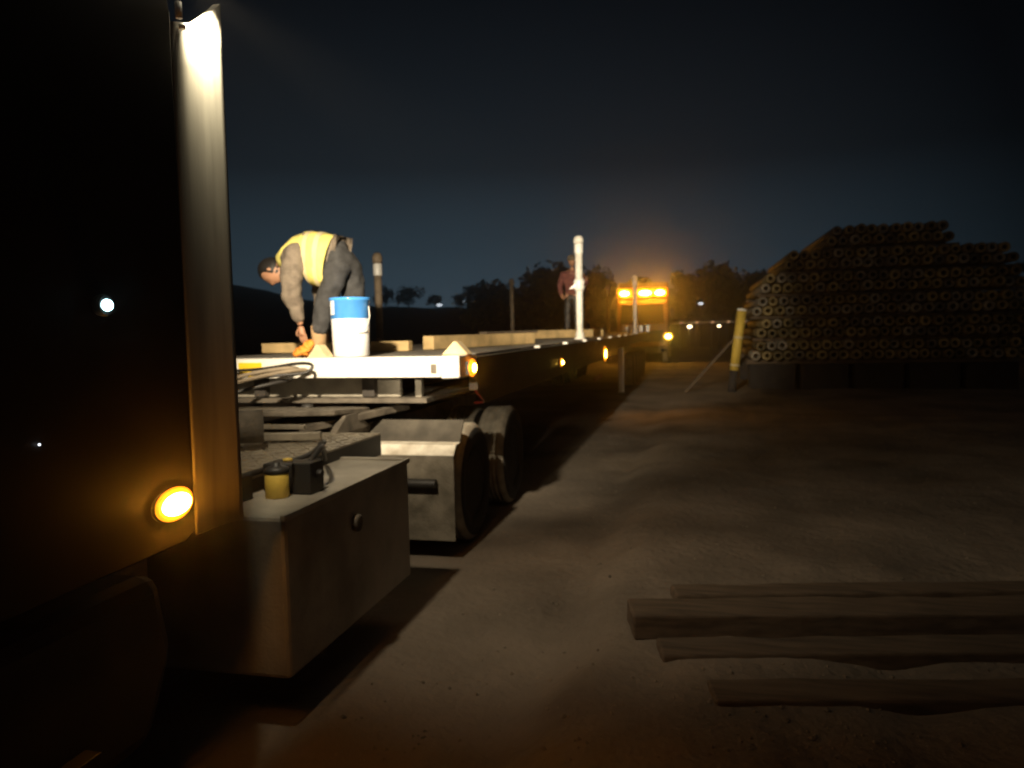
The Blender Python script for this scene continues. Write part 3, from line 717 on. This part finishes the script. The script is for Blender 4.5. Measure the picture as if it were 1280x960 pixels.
hand(p2, arm2[0][2], (.3, -.8, -.3), (1, 0, 0), (0, 0, 1), M['skin']); hand(p2, arm2[1][2], (.2, -.9, .2), (-1, 0, 0), (0, 0, 1), M['skin'])

# ------------------------------------------------------------------ far truck facing us beyond the trailer
TX, TY = -2.45, 38.0
ft_ = thing('beacon_truck', 'far orange truck with three glowing amber roof lamps facing the camera beyond the trailer', 'truck', (TX, TY+2, 0))
c = MB().prism([(TY, .75), (TY, 1.75), (TY+.28, 2.95), (TY+.55, 3.12), (TY+2.3, 3.12), (TY+2.3, .75)], 'x', TX-1.22, TX+1.22); c.build('cab', M['tcab'], ft_, bevel=.05)
g = MB(); q = [(TX-1.05, TY+.02, 1.86), (TX+1.05, TY+.02, 1.86), (TX+.98, TY+.235, 2.80), (TX-.98, TY+.235, 2.80)]
g.bm.faces.new([g.bm.verts.new(v) for v in q]); go = g.build('windscreen', M['glass'], ft_); so_ = go.modifiers.new('s', 'SOLIDIFY'); so_.thickness = .03; so_.offset = 0
MB().prism([(TY+.52, 3.125), (TY+.85, 3.90), (TY+2.2, 3.95), (TY+2.2, 3.125)], 'x', TX-1.2, TX+1.2).build('roof_fairing', M['tcab'], ft_, bevel=.06)
lb = MB().box((TX-1.22, TY+.30, 3.13), (TX+1.22, TY+.52, 3.62)); lbo = lb.build('light_bar_glow', M['am_bar_glow'], ft_, bevel=.10)  # bar enlarged and self-lit to imitate the glow round the beacons
for bx_, wd in ((-.86, .23), (.14, .30), (.84, .24)):
    MB().blob((TX+bx_, TY+.29, 3.36), (wd, .10, .125), 16).build('beacon', M['lamp_beacon'], lbo)
MB().box((TX-1.0, TY-.03, 1.0), (TX+1.0, TY-.002, 1.55)).build('grille', M['black'], ft_, bevel=.02)
MB().box((TX-1.25, TY-.16, .45), (TX+1.25, TY+.1, .74)).build('bumper', M['dirty'], ft_, bevel=.03)
for s_ in (-1, 1):
    MB().box((TX+s_*1.05-.14, TY-.19, .50), (TX+s_*1.05+.14, TY-.162, .66)).build('headlight', M['glass'], ft_, bevel=.01)
    MB().tube(curve_pts([(TX+s_*1.22, TY+.3, 2.75), (TX+s_*1.42, TY+.15, 2.7), (TX+s_*1.42, TY+.12, 2.2)]), .02, 8).box((TX+s_*1.42-.1, TY+.05, 2.15), (TX+s_*1.42+.1, TY+.13, 2.6)).build('mirror', M['black'], ft_)
ind = MB().box((TX+1.16, TY-.10, 1.16), (TX+1.30, TY-.003, 1.32)).build('indicator_lamp', M['black'], ft_, bevel=.01)
MB().blob((TX+1.24, TY-.11, 1.24), (.15, .05, .11), 14).build('lens', M['lamp_ye'], ind); MB().blob((TX+1.24, TY-.09, 1.24), (.26, .04, .20), 14).build('halo_glow', M['ye_glow'], ind)  # outer yellow glow imitates the indicator's halo
MB().box((TX-1.2, TY+2.4, .9), (TX+1.2, TY+8, 1.15)).box((TX-.45, TY+.5, .6), (TX+.45, TY+8, .9)).build('load_bed', M['rail'], ft_)
wf = wheel_set(ft_, TX+1.2, TY+.95, .5); dup_part(wf, ft_, (0, 4.6, 0)); dup_part(wf, ft_, (0, 5.9, 0))
wf = wheel_set(ft_, TX-1.2, TY+.95, .5, side=-1); dup_part(wf, ft_, (0, 4.6, 0)); dup_part(wf, ft_, (0, 5.9, 0))

# ------------------------------------------------------------------ pipe stack
PY, PD, PITCH = 21.0, .127, .268
def pipe_mesh(name, mt):
    m_ = MB(); R, r_ = PD, .062
    m_.lathe([(r_, 0), (R-.012, 0), (R, .012), (R, 6.0), (R-.01, 6.01), (r_, 6.01), (r_, .02)], (0, 0, 0), 'y', 20, close=True)
    me_o = m_.build(name, mt); me = me_o.data; bpy.data.objects.remove(me_o); return me
pm = [pipe_mesh('pipe', M['pipe']), pipe_mesh('pipe', M['pipeg'])]
ORD = 'first second third fourth fifth sixth seventh eighth ninth tenth eleventh twelfth thirteenth fourteenth fifteenth sixteenth seventeenth eighteenth nineteenth twentieth twenty-first twenty-second twenty-third twenty-fourth'.split()
LAY = ['bottom', 'second lowest', 'third lowest', 'third highest', 'second highest', 'topmost']
LH = [(1.56, 24), (1.70, 24), (1.60, 24), (1.80, 23), (2.36, 20), (3.40, 11)]
Z0, LP = .78, .575
def pz(x): return 0
for li, (xl, n) in enumerate(LH):
    zb = Z0 + LP*li
    for row in (0, 1):
        nn = n - row
        for k in range(nn):
            xx = xl + PITCH*k + row*PITCH*.42 + random.uniform(-.006, .006); zz = zb + PD + row*.248
            col = 1 if (random.random() < (.75 if li == 3 and False else .22) or li == 2 and random.random() < .5) else 0
            o = link('pipe', pm[col]); o.location = (xx, PY + random.uniform(-.16, .10), zz + random.uniform(-.006, .012)); sc_ = random.uniform(.90, 1.0); o.scale = (sc_, 1, sc_)
            o.rotation_euler = (0, random.uniform(0, 6.28), 0)
            tag(o, f"{'grey' if col else 'yellow-brown'} pipe, {ORD[k]} from the left in the {'upper' if row else 'lower'} row of the {LAY[li]} layer", 'pipe', 'pipes in the layered stack')
    if li:
        for yy, wh in ((PY+.55, 'front'), (PY+5.2, 'rear')):
            o = MB().box((xl-.18, yy-.05, zb-.066), (xl+PITCH*n+.1, yy+.05, zb-.002)).build('spacer_timber', M['plank'])
            tag(o, f'brown spacer timber near the {wh} end under the {LAY[li]} layer of pipes', 'timber', 'spacer timbers in the pipe stack')
for k in range(5):
    for yy, wh in ((PY+.6, 'front'), (PY+5.0, 'rear')):
        xx = 2.0 + 1.3*k
        o = MB().box((xx-.58, yy-.25, -.05), (xx+.58, yy+.25, Z0-.12)).build('concrete_block', M['conc'], None, .02)
        tag(o, f'shade-darkened concrete block, {ORD[k]} from the left in the {wh} row under the pipe stack', 'block', 'concrete blocks under the pipe stack')
for yy, wh in ((PY+.6, 'front'), (PY+5.0, 'rear')):
    tag(MB().box((1.35, yy-.09, Z0-.118), (7.7, yy+.09, Z0-.002)).build('bearer_timber', M['plank'], None, .01), f'thick dark bearer timber carrying the {wh} ends of the pipe stack', 'timber')
# yellow leaning bollard, wooden prop
yp = thing('bollard_post', 'worn yellow round post leaning beside the left end of the pipe stack', 'post', (.93, 20.4, 0))
b0, b1 = Vector((.90, 20.4, -.1)), Vector((1.18, 20.45, 2.12)); dv = (b1-b0)
MB().tube([b0+dv*.30, b0+dv*.98], [.115, .12], 20).build('shaft', M['ypost'], yp)
MB().tube([b0, b0+dv*.31], [.10, .105], 18).build('foot', M['conc'], yp)
for t_ in (.36, .675): MB().tube([b0+dv*(t_-.012), b0+dv*(t_+.012)], [.1255, .1255], 20).build('reflective_band', M['silver'], yp)
MB().tube([b0+dv*.975, b0+dv*1.0], [.126, .12], 20).build('cap', M['refw'], yp)
tag(MB().beam((.98, 20.75, 1.35), (-.25, 20.2, .02), .09, .05).build('timber_prop', M['plank'], None, .006), 'reddish timber prop leaning from the ground against the yellow post', 'timber')

# ------------------------------------------------------------------ timbers on the ground, bottom right
def gtimber(p, q, wd, ht, lab):
    o = MB().beam(p, q, wd, ht).build('heavy_timber', M['plank'], None, .012)
    sub = o.modifiers.new('s', 'SUBSURF'); sub.subdivision_type = 'SIMPLE'; sub.levels = 4; sub.render_levels = 4
    tex = bpy.data.textures.new('wood', 'CLOUDS'); tex.noise_scale = .25
    dm = o.modifiers.new('d', 'DISPLACE'); dm.texture = tex; dm.strength = .03; dm.texture_coords = 'GLOBAL'
    return tag(o, lab, 'timber', 'old timbers lying on the dirt')
gtimber((-.12, 4.42, .15), (2.9, 5.12, .13), .17, .12, 'old brown timber, rearmost of the four on the dirt at bottom right')
gtimber((-.33, 3.93, .21), (2.9, 4.60, .19), .27, .13, 'wide old brown timber, second from the rear and longest to the left')
gtimber((-.17, 3.66, .13), (2.9, 4.32, .12), .22, .12, 'old brown timber, third from the rear, in the shadow of the wide one')
gtimber((.06, 3.26, .125), (2.9, 3.82, .12), .20, .12, 'old brown timber nearest the camera, half sunk in the dirt')

# ------------------------------------------------------------------ trees and bushes
def tree(name, x, y, z, h, wd, n, label, grp, trunk=True, dens=1.0, asp=.5):
    t = thing(name, label, 'tree' if 'tree' in name else 'bush', (x, y, z), grp)
    rnd = random.Random(int(x*131+y))
    m_ = MB(); th = h*.45
    m_.tube([(x, y, z-.3), (x+.03*h*rnd.uniform(-1, 1), y, z+th*.5), (x, y, z+th)], [h*.03+.03, h*.022+.02, h*.015+.01], 7)
    lobes = []
    for k in range(9):
        a = rnd.uniform(0, 6.28); rr = wd*.5*rnd.uniform(.15, .75)
        c_ = Vector((x+rr*cos(a), y+rr*sin(a)*.8, z+h*rnd.uniform(.38, .86))); lobes.append((c_, wd*rnd.uniform(.16, .30)))
        m_.tube([(x, y, z+th*.8), c_], [h*.012+.01, .01], 5)
    lobes.append((Vector((x, y, z+h*.86)), wd*.16))
    m_.build('trunk', M['bark'], t)
    lf = MB(); sz = max(.10, wd*.035)
    for k in range(n):
        c_, r_ = rnd.choice(lobes)
        d_ = Vector((rnd.gauss(0, 1), rnd.gauss(0, 1), rnd.gauss(0, 1)*asp*1.4)).normalized()*r_*rnd.uniform(.3, 1.08)
        p = c_ + d_; u = Vector((rnd.gauss(0, 1), rnd.gauss(0, 1), rnd.gauss(0, 1))).normalized(); v = u.orthogonal().normalized()*sz*rnd.uniform(.5, 1.1); u = u*sz*rnd.uniform(.8, 1.8)
        lf.bm.faces.new([lf.bm.verts.new(q) for q in (p-u, p+v, p+u, p-v)])
    lf.build('crown', M['leaf'], t)
GT = 'dark trees beyond the yard'
tree('bush', -30.5, 74, 4.0, 2.3, 2.6, 500, 'scraggly bush on the bank behind the dull brown post', 'bushes on the bank')
tree('bush', -28.0, 74, 4.0, 2.1, 3.0, 600, 'wide bush on the bank just right of the dull brown post', 'bushes on the bank')
tree('bush', -25.2, 74, 3.8, 1.6, 1.6, 300, 'small low bush on the bank left of the two tiny white lamps', 'bushes on the bank')
tree('bush', -22.7, 74, 3.8, 1.5, 1.8, 300, 'low bush on the bank between the two tiny white lamps', 'bushes on the bank')
tree('bush_tree', -21.4, 74, 3.8, 2.4, 1.7, 420, 'small round tree on the bank just right of the two tiny white lamps', GT)
tree('oak_tree', -17.2, 68, 0, 5.6, 7.0, 2600, 'low dark tree behind the thin grey post', GT)
tree('oak_tree', -12.8, 68, 0, 6.7, 7.6, 4200, 'tall dark tree left of the worker in the red jacket', GT)
tree('oak_tree', -8.8, 69, 0, 6.6, 6.0, 2600, 'dark tree behind the tallest white post', GT)
tree('oak_tree', -4.6, 70, 0, 6.2, 6.0, 2400, 'dark tree behind the amber roof lamps', GT)
tree('oak_tree', -1.2, 70, 0, 6.7, 5.0, 2400, 'dark tree just right of the far orange truck', GT)
tree('oak_tree', 2.4, 70, 0, 6.7, 6.4, 3400, 'tallest dark tree right of the far orange truck', GT)
tree('oak_tree', 5.8, 70, 0, 6.4, 5.5, 2400, 'dark tree left of the pipe stack above the yellow post', GT)
tree('oak_tree', 26, 62, 0, 6.0, 9, 2000, 'dark tree beyond the right end of the pipe stack', GT)

# ------------------------------------------------------------------ distant lamps and guard rail
def mast(x, y, h, r_, mt, lab, grp='distant lamps'):
    t = thing('lamp_mast', lab, 'lamp', (x, y, 0), grp)
    MB().tube([(x, y, 0), (x, y, h)], [.07, .05], 8).box((x-.3, y-.12, h), (x+.3, y+.12, h+.12)).build('pole', M['black'], t)
    MB().blob((x, y-.14, h-.02), (r_*2, .06, r_*.8), 12).build('lens', M[mt], t)
mast(-43.5, 130, 6.35, .28, 'lamp_far', 'tiny white lamp above the bank, left one of the pair')
mast(-39.0, 130, 6.70, .24, 'lamp_far', 'tiny white lamp above the bank, beside the small round tree')
mast(.50, 62, 3.45, .10, 'lamp_far', 'pale lamp on a dark pole right of the far orange truck')
gr = thing('guard_rail', 'low dark guard rail with a row of dim marker lights left of the yellow post', 'guard rail', (1, 60, 0))
MB().box((-2.5, 59.95, 1.93), (6, 60.0, 2.02)).build('rail', M['post'], gr)
for k in range(8):
    xx = -2.2+k*1.15
    MB().box((xx-.05, 60.005, 0), (xx+.05, 60.1, 2.1)).build('rail_post', M['black'], gr)
    MB().blob((xx+.1, 59.92, 1.98), (.10, .04, .06), 8).build('marker', M['lamp_dim'], gr)
for xx, lab, r_ in ((-.32, 'bright warm low lamp just right of the far orange truck', .12), (1.75, 'smaller warm low lamp between the far truck and the yellow post', .085)):
    t = thing('low_lamp', lab, 'lamp', (xx, 58, 0), 'low warm lamps in front of the guard rail')
    MB().tube([(xx, 58, -.1), (xx, 58, 1.58)], .05, 8).build('stand', M['black'], t)
    MB().blob((xx, 57.95, 1.68), (r_*1.5, .08, r_), 12).build('lens', M['lamp_warm'], t)

# ------------------------------------------------------------------ light of the lamps themselves
WARM = (1.0, 0.83, 0.58)
light('work_spot', 'SPOT', (-1.80, 2.62, 3.0), 1500, WARM, (-2.85, 7.6, 1.75), radians(62), 1.0, .05)
light('long_fill', 'SPOT', (-1.80, 2.62, 3.02), 8000, WARM, (-1.3, 16.0, 2.1), radians(24), 1.0, .04)  # extra narrow beam added to brighten the posts and pipe stack
light('work_flood', 'SPOT', (-1.80, 2.62, 2.99), 250, WARM, (-0.3, 9.0, 0.5), radians(128), .9, .05)
light('side_flood', 'SPOT', (-1.63, 2.49, 2.965), 130, (1, .88, .62), (-1.705, 2.52, 2.82), radians(58), .95, .02)
light('rear_low_lamp', 'SPOT', (-1.76, 2.68, 1.75), 330, WARM, (-1.85, 7.0, 1.28), radians(27), 1.0, .03)

# ------------------------------------------------------------------ thin haze added to stand in for lens bloom round the lamps
HAZE, HG = 0.006, 0.95
hb_ = MB().box((-170, -30, -1.6), (120, 112, 14.0))
hm_ = bpy.data.materials.new('bloom haze'); hm_.use_nodes = True; t_ = hm_.node_tree; t_.nodes.clear()
pv = t_.nodes.new('ShaderNodeVolumePrincipled'); oo = t_.nodes.new('ShaderNodeOutputMaterial')
pv.inputs['Color'].default_value = (.92, .89, .84, 1); pv.inputs['Density'].default_value = HAZE; pv.inputs['Anisotropy'].default_value = HG
t_.links.new(pv.outputs[0], oo.inputs['Volume'])
o = hb_.build('bloom_haze', hm_); o['kind'] = 'stuff'
